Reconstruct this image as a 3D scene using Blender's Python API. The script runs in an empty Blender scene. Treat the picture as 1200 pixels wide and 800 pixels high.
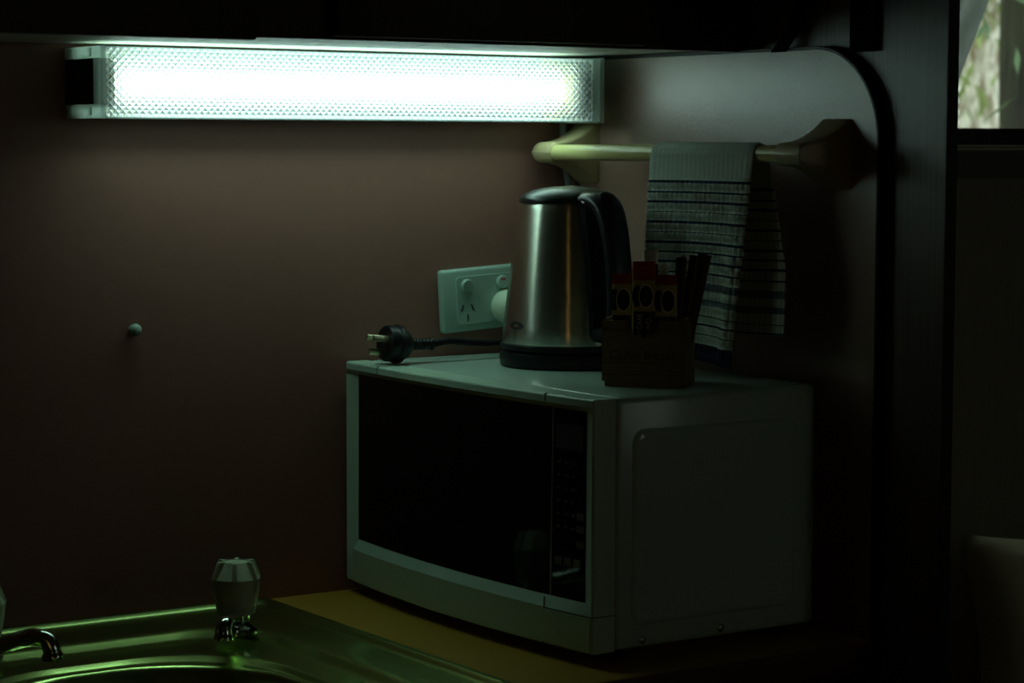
import bpy, bmesh, math, random
from mathutils import Vector, Matrix
random.seed(7)
scene = bpy.context.scene
COL = scene.collection
PI = math.pi

# ------------------------------------------------------------------ camera
CAM = Vector((-1.8081, -2.25009, 0.49604))
FW = Vector((0.55241412, 0.829326, -0.08400611))
RT = Vector((0.83236762, -0.55421963, 0.00217705))
UP = Vector((0.04475235, 0.07112659, 0.99646286))
cd = bpy.data.cameras.new('camera')
cd.lens = 82.23; cd.sensor_width = 36; cd.clip_start = 0.05; cd.clip_end = 200
cd.dof.use_dof = True; cd.dof.focus_distance = 2.42; cd.dof.aperture_fstop = 9
cam = bpy.data.objects.new('camera', cd)
M3 = Matrix((RT, UP, -FW)).transposed()
cam.matrix_world = Matrix.Translation(CAM) @ M3.to_4x4()
COL.objects.link(cam); scene.camera = cam

# ------------------------------------------------------------------ world + colour management
w = bpy.data.worlds.new('sky'); scene.world = w; w.use_nodes = True
nt = w.node_tree; nt.nodes.clear()
out = nt.nodes.new('ShaderNodeOutputWorld'); bg = nt.nodes.new('ShaderNodeBackground')
bg.inputs['Color'].default_value = (0.86, 1.0, 0.90, 1); bg.inputs['Strength'].default_value = 1.6
nt.links.new(bg.outputs[0], out.inputs[0])
vs = scene.view_settings
scene.display_settings.display_device = 'sRGB'
vs.view_transform = 'Standard'; vs.look = 'None'; vs.gamma = 1; vs.use_curve_mapping = False
vs.exposure = 0.0
try:
    scene.cycles.use_denoising = True
    scene.cycles.max_bounces = 8
    scene.cycles.transparent_max_bounces = 12
    scene.cycles.sample_clamp_indirect = 3.0
    scene.cycles.caustics_reflective = False
    scene.cycles.caustics_refractive = False
except Exception:
    pass
LAMP_COLOR = (0.68, 1.0, 0.90)
LAMP_STRENGTH = 12.0

# ------------------------------------------------------------------ materials
def mat(name, color, rough=0.5, metal=0.0, spec=0.5, coat=0.0, noise=None, bump=None, aniso=0.0):
    m = bpy.data.materials.new(name); m.use_nodes = True
    n = m.node_tree; b = n.nodes['Principled BSDF']
    b.inputs['Base Color'].default_value = (*color, 1)
    b.inputs['Roughness'].default_value = rough
    b.inputs['Metallic'].default_value = metal
    b.inputs['Specular IOR Level'].default_value = spec
    b.inputs['Coat Weight'].default_value = coat
    b.inputs['Anisotropic'].default_value = aniso
    tc = None
    if noise or bump:
        tc = n.nodes.new('ShaderNodeTexCoord')
    if noise:   # (scale vec, amount, second colour)
        mp = n.nodes.new('ShaderNodeMapping'); mp.inputs['Scale'].default_value = noise[0]
        tx = n.nodes.new('ShaderNodeTexNoise'); tx.inputs['Scale'].default_value = 1; tx.inputs['Detail'].default_value = 5
        tx.inputs['Roughness'].default_value = .65
        cr = n.nodes.new('ShaderNodeValToRGB')
        cr.color_ramp.elements[0].position = .5 - noise[1]; cr.color_ramp.elements[1].position = .5 + noise[1]
        cr.color_ramp.elements[0].color = (*color, 1); cr.color_ramp.elements[1].color = (*noise[2], 1)
        n.links.new(tc.outputs['Object'], mp.inputs[0]); n.links.new(mp.outputs[0], tx.inputs[0])
        n.links.new(tx.outputs[0], cr.inputs[0]); n.links.new(cr.outputs[0], b.inputs['Base Color'])
    if bump:    # (scale vec, strength, distance)
        mp = n.nodes.new('ShaderNodeMapping'); mp.inputs['Scale'].default_value = bump[0]
        tx = n.nodes.new('ShaderNodeTexNoise'); tx.inputs['Scale'].default_value = 1; tx.inputs['Detail'].default_value = 3
        bm_ = n.nodes.new('ShaderNodeBump'); bm_.inputs['Strength'].default_value = bump[1]; bm_.inputs['Distance'].default_value = bump[2]
        n.links.new(tc.outputs['Object'], mp.inputs[0]); n.links.new(mp.outputs[0], tx.inputs[0])
        n.links.new(tx.outputs[0], bm_.inputs['Height']); n.links.new(bm_.outputs[0], b.inputs['Normal'])
    return m

def emit_mat(name, color, strength):
    m = bpy.data.materials.new(name); m.use_nodes = True
    n = m.node_tree; n.nodes.clear()
    o = n.nodes.new('ShaderNodeOutputMaterial'); e = n.nodes.new('ShaderNodeEmission')
    e.inputs[0].default_value = (*color, 1); e.inputs[1].default_value = strength
    n.links.new(e.outputs[0], o.inputs[0]); return m

def sheet_mat(name, tcol, dcol, f_transp, f_gloss=.06, rough=.15):
    """thin clear / milky plastic or glass sheet: transparent + translucent + a little gloss"""
    m = bpy.data.materials.new(name); m.use_nodes = True
    n = m.node_tree; n.nodes.clear()
    o = n.nodes.new('ShaderNodeOutputMaterial')
    t = n.nodes.new('ShaderNodeBsdfTransparent'); t.inputs[0].default_value = (*tcol, 1)
    l = n.nodes.new('ShaderNodeBsdfTranslucent'); l.inputs[0].default_value = (*dcol, 1)
    d = n.nodes.new('ShaderNodeBsdfDiffuse'); d.inputs[0].default_value = (*dcol, 1)
    g = n.nodes.new('ShaderNodeBsdfGlossy'); g.inputs['Roughness'].default_value = rough
    m0 = n.nodes.new('ShaderNodeMixShader'); m0.inputs[0].default_value = .3
    m1 = n.nodes.new('ShaderNodeMixShader'); m1.inputs[0].default_value = f_transp
    m2 = n.nodes.new('ShaderNodeMixShader'); m2.inputs[0].default_value = f_gloss
    n.links.new(l.outputs[0], m0.inputs[1]); n.links.new(d.outputs[0], m0.inputs[2])
    n.links.new(m0.outputs[0], m1.inputs[1]); n.links.new(t.outputs[0], m1.inputs[2])
    n.links.new(m1.outputs[0], m2.inputs[1]); n.links.new(g.outputs[0], m2.inputs[2])
    n.links.new(m2.outputs[0], o.inputs[0]); return m

M = {}
M['wall'] = mat('wall_laminate', (.275, .130, .098), .55, noise=((60, 60, 60), .3, (.31, .148, .113)), bump=((420, 420, 420), .06, .001), spec=.3)
M['panel'] = mat('panel_laminate', (.25, .14, .11), .34, noise=((50, 50, 50), .3, (.28, .16, .125)), bump=((260, 260, 260), .18, .0012), spec=.95)
M['wood'] = mat('dark_wood_board', (.075, .052, .038), .38, noise=((9, 240, 5), .22, (.15, .11, .082)), bump=((9, 300, 5), .12, .001), spec=.6)
M['wood2'] = mat('wall_wood_ply', (.22, .195, .15), .5, noise=((240, 9, 5), .22, (.33, .29, .225)), spec=.3)
M['cabinet'] = mat('cabinet_wood', (.034, .022, .014), .45, noise=((180, 9, 6), .25, (.06, .038, .024)), spec=.3)
M['trim'] = mat('dark_edging', (.018, .009, .007), .5, spec=.3)
M['under'] = mat('cabinet_underside', (.62, .60, .52), .5)
M['worktop'] = mat('worktop_laminate', (.42, .25, .032), .4, noise=((300, 300, 300), .3, (.48, .29, .04)), spec=.35)
M['edge'] = mat('worktop_edging', (.075, .034, .016), .45)
M['steel'] = mat('sink_steel', (.58, .80, .25), .24, 1.0, noise=((14, 300, 14), .3, (.56, .76, .26)), aniso=.3)
M['chrome'] = mat('chrome', (.62, .68, .58), .09, 1.0)
M['brushed'] = mat('brushed_steel', (.50, .50, .43), .27, 1.0, noise=((6, 6, 500), .3, (.58, .57, .50)), aniso=.75)
def radial(m, rot):
    n = m.node_tree; b = n.nodes['Principled BSDF']; t = n.nodes.new('ShaderNodeTangent'); t.direction_type = 'RADIAL'; t.axis = 'Z'
    n.links.new(t.outputs[0], b.inputs['Tangent']); b.inputs['Anisotropic Rotation'].default_value = rot
    b.inputs['Anisotropic'].default_value = .9
radial(M['brushed'], .25)
M['knobwhite'] = mat('knob_plastic', (.66, .78, .54), .35)
M['black'] = mat('black_plastic', (.008, .009, .010), .38, spec=.3)
M['blackgloss'] = mat('gloss_black_plastic', (.012, .017, .020), .30, spec=.42)
M['blackrubber'] = mat('black_cord', (.005, .005, .005), .6, spec=.2)
M['mwhite'] = mat('microwave_enamel', (.44, .58, .50), .24, bump=((300, 300, 300), .02, .001))
M['mframe'] = mat('microwave_plastic', (.44, .60, .46), .38)
M['mside'] = mat('microwave_seam', (.03, .035, .03), .6)
M['mglass'] = mat('dark_glass', (.003, .003, .003), .06, spec=.35)
M['key'] = mat('key_print', (.10, .10, .085), .5)
M['silver'] = mat('silver_strip', (.45, .45, .42), .35, .8)
M['gpo'] = mat('outlet_plastic', (.37, .53, .45), .32)
M['gpo2'] = mat('plug_plastic', (.66, .76, .58), .35)
M['slot'] = mat('slot_dark', (.008, .008, .008), .6)
M['red'] = mat('red_mark', (.50, .05, .03), .5)
M['brass'] = mat('pin_metal', (.62, .55, .38), .3, 1.0)
M['cream'] = mat('rail_cream_plastic', (.66, .58, .26), .3)
M['cream2'] = mat('bracket_cream_plastic', (.50, .40, .22), .38)
M['cable'] = mat('grey_cable', (.22, .24, .24), .5)
M['tray'] = mat('lamp_tray', (.65, .68, .62), .5)
M['plate'] = mat('lamp_dark_plate', (.02, .018, .014), .5)
M['yellow'] = mat('aged_lampholder', (.90, .70, .06), .45)
M['diff'] = sheet_mat('prismatic_diffuser', (.93, .99, .99), (.53, .56, .595), .03, .05, .2)
def add_refraction(m, f, rough, ior):
    n = m.node_tree; o = n.nodes['Material Output']; old = o.inputs[0].links[0].from_socket
    r = n.nodes.new('ShaderNodeBsdfRefraction'); r.inputs['Roughness'].default_value = rough; r.inputs['IOR'].default_value = ior
    mx = n.nodes.new('ShaderNodeMixShader'); mx.inputs[0].default_value = f
    n.links.new(old, mx.inputs[1]); n.links.new(r.outputs[0], mx.inputs[2]); n.links.new(mx.outputs[0], o.inputs[0])
add_refraction(M['diff'], .22, .26, 1.49)
M['diffside'] = sheet_mat('clear_cover_side', (.93, .99, .97), (.50, .58, .58), .80, .05, .2)
M['clear'] = sheet_mat('clear_plastic', (.75, .85, .85), (.86, .92, .90), .30, .10, .15)
M['tube'] = emit_mat('fluorescent_tube', LAMP_COLOR, LAMP_STRENGTH)
M['box'] = mat('caddy_wood', (.17, .105, .040), .6, noise=((30, 30, 260), .25, (.23, .145, .06)))
M['ink'] = mat('dark_ink', (.035, .02, .009), .7)
M['gold'] = mat('sachet_gold', (.46, .37, .11), .35)
M['sred'] = mat('sachet_red', (.36, .03, .014), .3)
M['sdark'] = mat('sachet_dark', (.012, .010, .012), .35)
M['sprint'] = mat('sachet_print', (.70, .62, .42), .5)
M['foil'] = mat('foil_silver', (.62, .74, .70), .35, .4)
M['strap'] = mat('strap_black', (.0025, .0025, .0025), .9, spec=.05)
M['frame'] = mat('window_frame', (.010, .010, .010), .5)
M['alu'] = mat('aluminium_track', (.86, .82, .70), .4)
M['carpet'] = mat('wall_carpet', (.10, .10, .095), .95, noise=((160, 160, 160), .2, (.17, .17, .16)), bump=((220, 220, 220), .6, .003))
M['pillow'] = mat('pillow_fabric', (.62, .62, .44), .9, bump=((400, 400, 400), .2, .001))
M['mattress'] = mat('mattress_fabric', (.10, .07, .05), .9)
M['floor'] = mat('floor_vinyl', (.16, .12, .08), .5)
M['ceil'] = mat('ceiling_board', (.42, .40, .35), .7)
M['room'] = mat('room_wall', (.30, .25, .19), .6)
M['pane'] = sheet_mat('window_glass', (.96, .98, .97), (.5, .5, .5), .985, .02, .02)
M['amber'] = sheet_mat('amber_glass', (1.0, .74, .42), (.5, .3, .1), .97, .02, .02)
M['curtain'] = sheet_mat('sheer_curtain', (.45, .52, .55), (.20, .225, .24), .12, .0, .5)
M['bark'] = mat('pale_bark', (.88, .84, .78), .9, noise=((34, 34, 12), .09, (.26, .20, .14)), bump=((12, 12, 3), .8, .05))
M['barkd'] = mat('dark_bark', (.012, .009, .005), .9, noise=((18, 18, 4), .15, (.035, .042, .014)), bump=((16, 16, 3), .9, .05))
M['leaf'] = mat('leaf_green', (.13, .20, .05), .6, noise=((3, 3, 3), .15, (.30, .36, .12)))
M['leafd'] = mat('leaf_deep_green', (.05, .11, .045), .6, noise=((3, 3, 3), .15, (.12, .20, .08)))
M['grass'] = mat('grass_ground', (.16, .22, .06), .9, noise=((1.5, 1.5, 1.5), .15, (.28, .27, .12)))

# towel: woven stripes from its own UV (u across, v along the cloth in metres)
def towel_material():
    m = bpy.data.materials.new('tea_towel_weave'); m.use_nodes = True
    n = m.node_tree; b = n.nodes['Principled BSDF']; b.inputs['Roughness'].default_value = .95
    b.inputs['Specular IOR Level'].default_value = .1
    uv = n.nodes.new('ShaderNodeUVMap'); sp = n.nodes.new('ShaderNodeSeparateXYZ')
    n.links.new(uv.outputs[0], sp.inputs[0])
    cr = n.nodes.new('ShaderNodeValToRGB'); cr.color_ramp.interpolation = 'CONSTANT'
    white = (.58, .63, .56, 1); navy = (.022, .035, .075, 1); mid = (.16, .20, .22, 1)
    el = cr.color_ramp.elements
    # v measured in metres / .25 from the top of the rail
    bands = []
    for k in range(5):
        bands.append((.0485 + k*.0213, .0030, navy)); bands.append((.0600 + k*.0213, .0017, navy))
    bands += [(.1560, .008, mid), (.1720, .007, mid), (.1895, .0018, navy), (.1985, .0026, navy), (.2090, .0018, navy), (.2200, .030, navy)]
    bands.sort()
    stops = [(0, white)]
    for v, wd, c in bands:
        stops.append((v/.25, c))
        if v + wd < .248: stops.append(((v + wd)/.25, white))
    el[0].position = 0; el[0].color = white; el.remove(el[1])
    for pos, c in stops[1:]:
        e = el.new(min(pos, 1)); e.color = c
    sc = n.nodes.new('ShaderNodeMath'); sc.operation = 'MULTIPLY'; sc.inputs[1].default_value = 1/.25
    ab = n.nodes.new('ShaderNodeMath'); ab.operation = 'ABSOLUTE'
    n.links.new(sp.outputs[1], ab.inputs[0]); n.links.new(ab.outputs[0], sc.inputs[0]); n.links.new(sc.outputs[0], cr.inputs[0])
    # crosswise yarns below the plain band, darkened to paint shade into the waffle grooves
    su = n.nodes.new('ShaderNodeMath'); su.operation = 'MULTIPLY'; su.inputs[1].default_value = 2*PI/.0079
    si = n.nodes.new('ShaderNodeMath'); si.operation = 'COSINE'
    n.links.new(sp.outputs[0], su.inputs[0]); n.links.new(su.outputs[0], si.inputs[0])
    gt = n.nodes.new('ShaderNodeMath'); gt.operation = 'GREATER_THAN'; gt.inputs[1].default_value = .72
    n.links.new(si.outputs[0], gt.inputs[0])
    lo = n.nodes.new('ShaderNodeMath'); lo.operation = 'GREATER_THAN'; lo.inputs[1].default_value = .0485
    n.links.new(ab.outputs[0], lo.inputs[0])
    mu = n.nodes.new('ShaderNodeMath'); mu.operation = 'MULTIPLY'
    n.links.new(gt.outputs[0], mu.inputs[0]); n.links.new(lo.outputs[0], mu.inputs[1])
    m2 = n.nodes.new('ShaderNodeMath'); m2.operation = 'MULTIPLY'; m2.inputs[1].default_value = .34
    n.links.new(mu.outputs[0], m2.inputs[0])
    mx = n.nodes.new('ShaderNodeMix'); mx.data_type = 'RGBA'
    mx.inputs[7].default_value = (.10, .13, .14, 1)
    n.links.new(m2.outputs[0], mx.inputs[0]); n.links.new(cr.outputs[0], mx.inputs[6])
    n.links.new(mx.outputs[2], b.inputs['Base Color'])
    tx = n.nodes.new('ShaderNodeTexNoise'); tx.inputs['Scale'].default_value = 900
    bp = n.nodes.new('ShaderNodeBump'); bp.inputs['Strength'].default_value = .35; bp.inputs['Distance'].default_value = .002
    n.links.new(uv.outputs[0], tx.inputs[0]); n.links.new(tx.outputs[0], bp.inputs['Height']); n.links.new(bp.outputs[0], b.inputs['Normal'])
    return m
M['towel'] = towel_material()

# ------------------------------------------------------------------ object helpers
def link(name, me, m, parent=None):
    o = bpy.data.objects.new(name, me); COL.objects.link(o)
    if m is not None:
        o.data.materials.append(M[m] if isinstance(m, str) else m)
    if parent is not None: o.parent = parent
    return o
def tag(o, label, cat=None, group=None, kind=None):
    if label: o['label'] = label
    if cat: o['category'] = cat
    if group: o['group'] = group
    if kind: o['kind'] = kind
    return o
def thing(name, label, cat, loc=(0, 0, 0), rot=(0, 0, 0), group=None):
    o = bpy.data.objects.new(name, None); COL.objects.link(o)
    o.empty_display_size = .02
    o.location = loc; o.rotation_euler = rot
    return tag(o, label, cat, group)
def struct(o): o['kind'] = 'structure'; return o
def smooth(me, ang=None):
    for p in me.polygons: p.use_smooth = True
    if ang is not None:
        try: me.set_sharp_from_angle(angle=math.radians(ang))
        except Exception: pass
    return me
def pyd(name, v, f):
    me = bpy.data.meshes.new(name); me.from_pydata([tuple(x) for x in v], [], f); me.update()
    bm = bmesh.new(); bm.from_mesh(me); bmesh.ops.recalc_face_normals(bm, faces=bm.faces); bm.to_mesh(me); bm.free()
    return me
def box_bm(bm, x0, x1, y0, y1, z0, z1, bev=0, seg=2):
    r = bmesh.ops.create_cube(bm, size=1)
    vs_ = r['verts']
    for v in vs_:
        v.co = Vector((x0 + (v.co.x + .5)*(x1 - x0), y0 + (v.co.y + .5)*(y1 - y0), z0 + (v.co.z + .5)*(z1 - z0)))
    if bev:
        es = list({e for v in vs_ for e in v.link_edges})
        bmesh.ops.bevel(bm, geom=es, offset=bev, segments=seg, profile=.5, affect='EDGES')
def done(bm, name, sm=None):
    me = bpy.data.meshes.new(name); bmesh.ops.recalc_face_normals(bm, faces=bm.faces); bm.to_mesh(me); bm.free()
    if sm is not None: smooth(me, sm)
    return me
def box(name, x0, x1, y0, y1, z0, z1, m, parent=None, bev=0, seg=2):
    bm = bmesh.new(); box_bm(bm, x0, x1, y0, y1, z0, z1, bev, seg)
    return link(name, done(bm, name, 35 if bev else None), m, parent)
def loft_me(name, rings, closed=True, cap0=True, cap1=True, sm=40):
    v = []; f = []; n = len(rings[0])
    for r in rings: v += [tuple(p) for p in r]
    for i in range(len(rings) - 1):
        for j in range(n if closed else n - 1):
            k = (j + 1) % n
            f.append((i*n + j, i*n + k, (i + 1)*n + k, (i + 1)*n + j))
    if cap0: f.append(tuple(range(n))[::-1])
    if cap1: f.append(tuple(range((len(rings) - 1)*n, len(rings)*n)))
    me = pyd(name, v, f)
    if sm is not None: smooth(me, sm)
    return me
def lathe_me(name, prof, n=48, cap0=True, cap1=True, sm=35, c=(0, 0, 0)):
    rings = [[(c[0] + r*math.cos(2*PI*j/n), c[1] + r*math.sin(2*PI*j/n), c[2] + z) for j in range(n)] for r, z in prof]
    return loft_me(name, rings, True, cap0, cap1, sm)
def frames(pts):
    """parallel-transport frames along a polyline"""
    pts = [Vector(p) for p in pts]; out_ = []; ref = None
    for i, p in enumerate(pts):
        t = (pts[min(i + 1, len(pts) - 1)] - pts[max(i - 1, 0)]).normalized()
        if ref is None:
            ref = Vector((0, 0, 1)) if abs(t.z) < .9 else Vector((1, 0, 0))
        a = (ref - t*ref.dot(t)).normalized(); b = t.cross(a); ref = a
        out_.append((p, t, a, b))
    return out_
def smooth_path(pts, k=6):
    P = [Vector(p) for p in pts]; P = [P[0]] + P + [P[-1]]; out_ = []
    for i in range(1, len(P) - 2):
        for j in range(k):
            t = j/k; p0, p1, p2, p3 = P[i-1:i+3]
            out_.append(.5*((2*p1) + (p2 - p0)*t + (2*p0 - 5*p1 + 4*p2 - p3)*t*t + (3*p1 - p0 - 3*p2 + p3)*t**3))
    out_.append(P[-2]); return out_
def tube_me(name, pts, rad, n=12, sm=50, flat=1.0):
    rings = []
    for i, (p, t, a, b) in enumerate(frames(pts)):
        r = rad[i] if isinstance(rad, (list, tuple)) else rad
        rings.append([p + a*(r*math.cos(2*PI*j/n)) + b*(r*flat*math.sin(2*PI*j/n)) for j in range(n)])
    return loft_me(name, rings, True, True, True, sm)
def rrect(x0, x1, y0, y1, r, z, n=8):
    pts = []
    for cx, cy, a0 in ((x1 - r, y1 - r, 0), (x0 + r, y1 - r, PI/2), (x0 + r, y0 + r, PI), (x1 - r, y0 + r, 1.5*PI)):
        for k in range(n + 1):
            a = a0 + PI/2*k/n; pts.append((cx + r*math.cos(a), cy + r*math.sin(a), z))
    return pts
def text_me(s, size, font_shear=0.0, extrude=.0002, align='CENTER'):
    c = bpy.data.curves.new('lettering', 'FONT'); c.body = s; c.size = size; c.shear = font_shear
    c.align_x = align; c.align_y = 'CENTER'; c.extrude = extrude
    o = bpy.data.objects.new('lettering', c); COL.objects.link(o)
    bpy.context.view_layer.update()
    me = bpy.data.meshes.new_from_object(o.evaluated_get(bpy.context.evaluated_depsgraph_get()))
    bpy.data.objects.remove(o); return me
def copy_tree(o, parent=None):
    c = o.copy(); COL.objects.link(c); c.parent = parent
    for ch in list(o.children): copy_tree(ch, c)
    return c

# ------------------------------------------------------------------ the room
FZ = -.90; CZ = 1.10
XS = -.225            # face of the pale side panel
XB = -.213            # face of the wood board behind it
Z_UNDER = .597
tag(struct(box('floor', -3.7, 2.7, -3.0, .1, FZ - .05, FZ, 'floor')), 'dark vinyl floor of the cabin')
tag(struct(box('ceiling', -3.7, 2.7, -3.0, .1, CZ, CZ + .05, 'ceil')), 'dull pale ceiling board')
struct(box('wall_back', -3.7, XB, 0, .06, FZ, CZ, 'wall'))
struct(box('wall_left', -3.76, -3.7, -3.06, .06, FZ, CZ, 'room'))
struct(box('wall_right', 2.7, 2.76, -3.06, .06, FZ, CZ, 'room'))
# front wall with a tall narrow amber window behind the camera
WX0, WX1 = -2.38, -2.23
bm = bmesh.new()
box_bm(bm, -3.7, WX0, -3.06, -3.0, FZ, CZ); box_bm(bm, WX1, .6, -3.06, -3.0, FZ, CZ); box_bm(bm, .95, 2.7, -3.06, -3.0, FZ, CZ)
box_bm(bm, .6, .95, -3.06, -3.0, FZ, .30); box_bm(bm, .6, .95, -3.06, -3.0, .80, CZ)
box_bm(bm, WX0, WX1, -3.06, -3.0, FZ, -.2); box_bm(bm, WX0, WX1, -3.06, -3.0, .95, CZ)
struct(link('wall_front', done(bm, 'wall_front'), 'room'))
bm = bmesh.new()
for a in ((WX0, WX0 + .012, -.2, .95), (WX1 - .012, WX1, -.2, .95), (WX0, WX1, -.2, -.188), (WX0, WX1, .938, .95)):
    box_bm(bm, a[0], a[1], -3.055, -3.005, a[2], a[3])
w2 = struct(link('window_2', done(bm, 'window_2'), 'frame'))
box('pane', WX0 + .012, WX1 - .012, -3.032, -3.028, -.188, .938, 'amber', w2)
bm = bmesh.new()
for a in ((.6, .612, .30, .80), (.938, .95, .30, .80), (.6, .95, .30, .312), (.6, .95, .788, .80)):
    box_bm(bm, a[0], a[1], -3.055, -3.005, a[2], a[3])
w3 = struct(link('fill_window', done(bm, 'fill_window'), 'frame'))  # unseen window, added to let in daylight fill for the microwave side
box('pane', .612, .938, -3.032, -3.028, .312, .788, 'pane', w3)
# window wall beyond the partition
NX0, NX1, NZ0, NZ1 = .10, 1.60, .5185, 1.02
bm = bmesh.new()
box_bm(bm, XB + .02, NX0, 0, .06, FZ, CZ); box_bm(bm, NX1, 2.7, 0, .06, FZ, CZ)
box_bm(bm, NX0, NX1, 0, .06, FZ, NZ0 - .022); box_bm(bm, NX0, NX1, 0, .06, NZ1, CZ)
struct(link('wall_window', done(bm, 'wall_window'), 'wood2'))
bm = bmesh.new()
box_bm(bm, NX0 - .02, NX1 + .02, -.010, .055, NZ0 - .022, NZ0); box_bm(bm, NX0 - .02, NX1 + .02, -.010, .055, NZ1, NZ1 + .03)
box_bm(bm, NX0 - .02, NX0 + .02, -.010, .055, NZ0, NZ1); box_bm(bm, NX1 - .02, NX1 + .02, -.010, .055, NZ0, NZ1)
win = struct(link('window_1', done(bm, 'window_1'), 'frame'))
box('pane', NX0 + .02, NX1 - .02, .028, .032, NZ0, NZ1, 'pane', win)
box('track', NX0 - .02, NX1 + .02, -.014, -.004, .4945, .4962, 'alu', win)
box('track', NX0 - .02, NX1 + .02, -.014, -.004, .4903, .4920, 'alu', win)
struct(box('trim_3', XB + .02, 2.7, -.012, 0, .4515, .4885, 'carpet'))

# partition board with arch panel
bm = bmesh.new(); box_bm(bm, XB, XB + .012, -.606, 0, FZ, CZ)
struct(link('wall_partition', done(bm, 'wall_partition'), 'wood'))
struct(box('trim_2', XB - .0005, XB + .0135, -.6085, -.606, FZ, CZ, 'trim', None, .0008, 1))
def arch(inset):
    r = .094 - inset; y0 = -.5225 + inset; zt = .5925 - inset
    pts = [(0, -.03), (y0, -.03)]
    for k in range(15):
        a = PI - (PI/2)*k/14
        pts.append((y0 + r + r*math.cos(a), zt - r + r*math.sin(a)))
    pts.append((0, zt)); return pts
def prism_x(name, pts, x0, x1):
    return loft_me(name, [[(x0, y, z) for y, z in pts], [(x1, y, z) for y, z in pts]], True, True, True, 25)
struct(link('wall_side', prism_x('wall_side', arch(0), XS, XB), 'panel'))
# dark edging that wraps the panel
a0 = arch(-.0003)[1:]; a1 = arch(-.0030)[1:]
v = []; f = []
for (ya, za), (yb, zb) in zip(a0, a1):
    v += [(XS - .0008, ya, za), (XS - .0008, yb, zb), (XB, yb, zb), (XB, ya, za)]
for i in range(len(a0) - 1):
    for k in range(4): f.append((i*4 + k, i*4 + (k + 1) % 4, (i + 1)*4 + (k + 1) % 4, (i + 1)*4 + k))
struct(link('trim_1', pyd('trim_1', v, f), 'trim'))

# ------------------------------------------------------------------ overhead cabinet
oc = thing('overhead_cabinet', 'dark wooden overhead cupboard running along the top above the lamp', 'cabinet', (-1.5, -.15, Z_UNDER))
def oc_box(name, x0, x1, y0, y1, z0, z1, m, bev=0, parent=None):
    o = box(name, x0 + 1.5, x1 + 1.5, y0 + .15, y1 + .15, z0 - Z_UNDER, z1 - Z_UNDER, m, oc if parent is None else parent, bev); return o
oc_box('body', -3.0, XB - .001, -.296, -.001, Z_UNDER + .004, CZ - .002, 'cabinet')
oc_box('underside', -3.0, XS - .001, -.302, -.001, Z_UNDER, Z_UNDER + .004, 'under')
oc_box('face_frame', -3.0, XB - .001, -.310, -.296, .5938, CZ - .002, 'cabinet', .001)
for x0, x1 in ((-1.60, -.8075), (-.722, -.362)):
    d = oc_box('door', x0, x1, -.326, -.3105, .5905 if x0 < -1 else .5965, CZ - .06, 'cabinet', .002)
    oc_box('door_inset', x0 + .05, x1 - .05, -.3275, -.3262, .66, CZ - .12, 'cabinet', .0005, None)

# ------------------------------------------------------------------ lamp
lamp = thing('strip_light', 'glowing fluorescent strip light with prismatic cover on the wall above the microwave', 'lamp', (-.55, 0, .52))
L0 = Vector((-.55, 0, .52))
def LP(x, y, z): return (x - L0.x, y - L0.y, z - L0.z)
LX0, LX1, LZ0, LZ1, LY = -.854, -.262, .5218, .5914, -.092
def lbox(name, x0, x1, y0, y1, z0, z1, m, bev=0, parent=lamp):
    return box(name, x0 - L0.x, x1 - L0.x, y0 - L0.y, y1 - L0.y, z0 - L0.z, z1 - L0.z, m, parent, bev)
# tray against the wall
bm = bmesh.new()
for a in ((LX0, LX1 + .012, -.036, -.0005, LZ0 + .0008, LZ0 + .005), (LX0, LX1 + .012, -.030, -.0005, LZ1 - .005, LZ1 - .002), (LX0, LX1 + .012, -.022, -.0005, LZ0 + .005, LZ1 - .005)):
    box_bm(bm, *[c - d for c, d in zip(a, (L0.x, L0.x, 0, 0, L0.z, L0.z))])
link('tray', done(bm, 'tray'), 'tray', lamp)
# prismatic cover: pyramids in a diagonal lattice on the front, plain top and bottom
P = .0072
nx = int(round((LX1 - LX0)/(P/2))); nz = int(round((LZ1 - LZ0)/(P/2)))
v = []; f = []
for i in range(nx + 1):
    for j in range(nz + 1):
        h = .0034 if (i + j) % 2 == 0 else 0
        if j in (0, nz) or i in (0, nx): h = 0
        v.append(LP(LX0 + (LX1 - LX0)*i/nx, LY - h, LZ0 + (LZ1 - LZ0)*j/nz))
ix = lambda i, j: i*(nz + 1) + j
for i in range(nx):
    for j in range(nz):
        if (i + j) % 2 == 0: f += [(ix(i, j), ix(i + 1, j), ix(i, j + 1)), (ix(i + 1, j), ix(i + 1, j + 1), ix(i, j + 1))]
        else: f += [(ix(i, j), ix(i + 1, j), ix(i + 1, j + 1)), (ix(i, j), ix(i + 1, j + 1), ix(i, j + 1))]
me = bpy.data.meshes.new('diffuser'); me.from_pydata(v, [], f); me.update()
link('diffuser', me, 'diff', lamp)
for z in (LZ0, LZ1):
    lbox('diffuser_side', LX0, LX1, LY + .0002, -.026, z - .0006, z + .0006, 'diffside')
# tube, holders
tp = [(LX0 + .018 + (LX1 - LX0 - .039)*k/12 - L0.x, -.056, .5566 - L0.z) for k in range(13)]
link('tube', tube_me('tube', tp, .013, 20), 'tube', lamp)
for x0, x1 in ((LX0 + .004, LX0 + .017), (LX1 - .0205, LX1 - .006)):
    lbox('tube_holder', x0, x1, -.084, -.022, .5566 - .024, .5566 + .024, 'yellow', .006)
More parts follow.
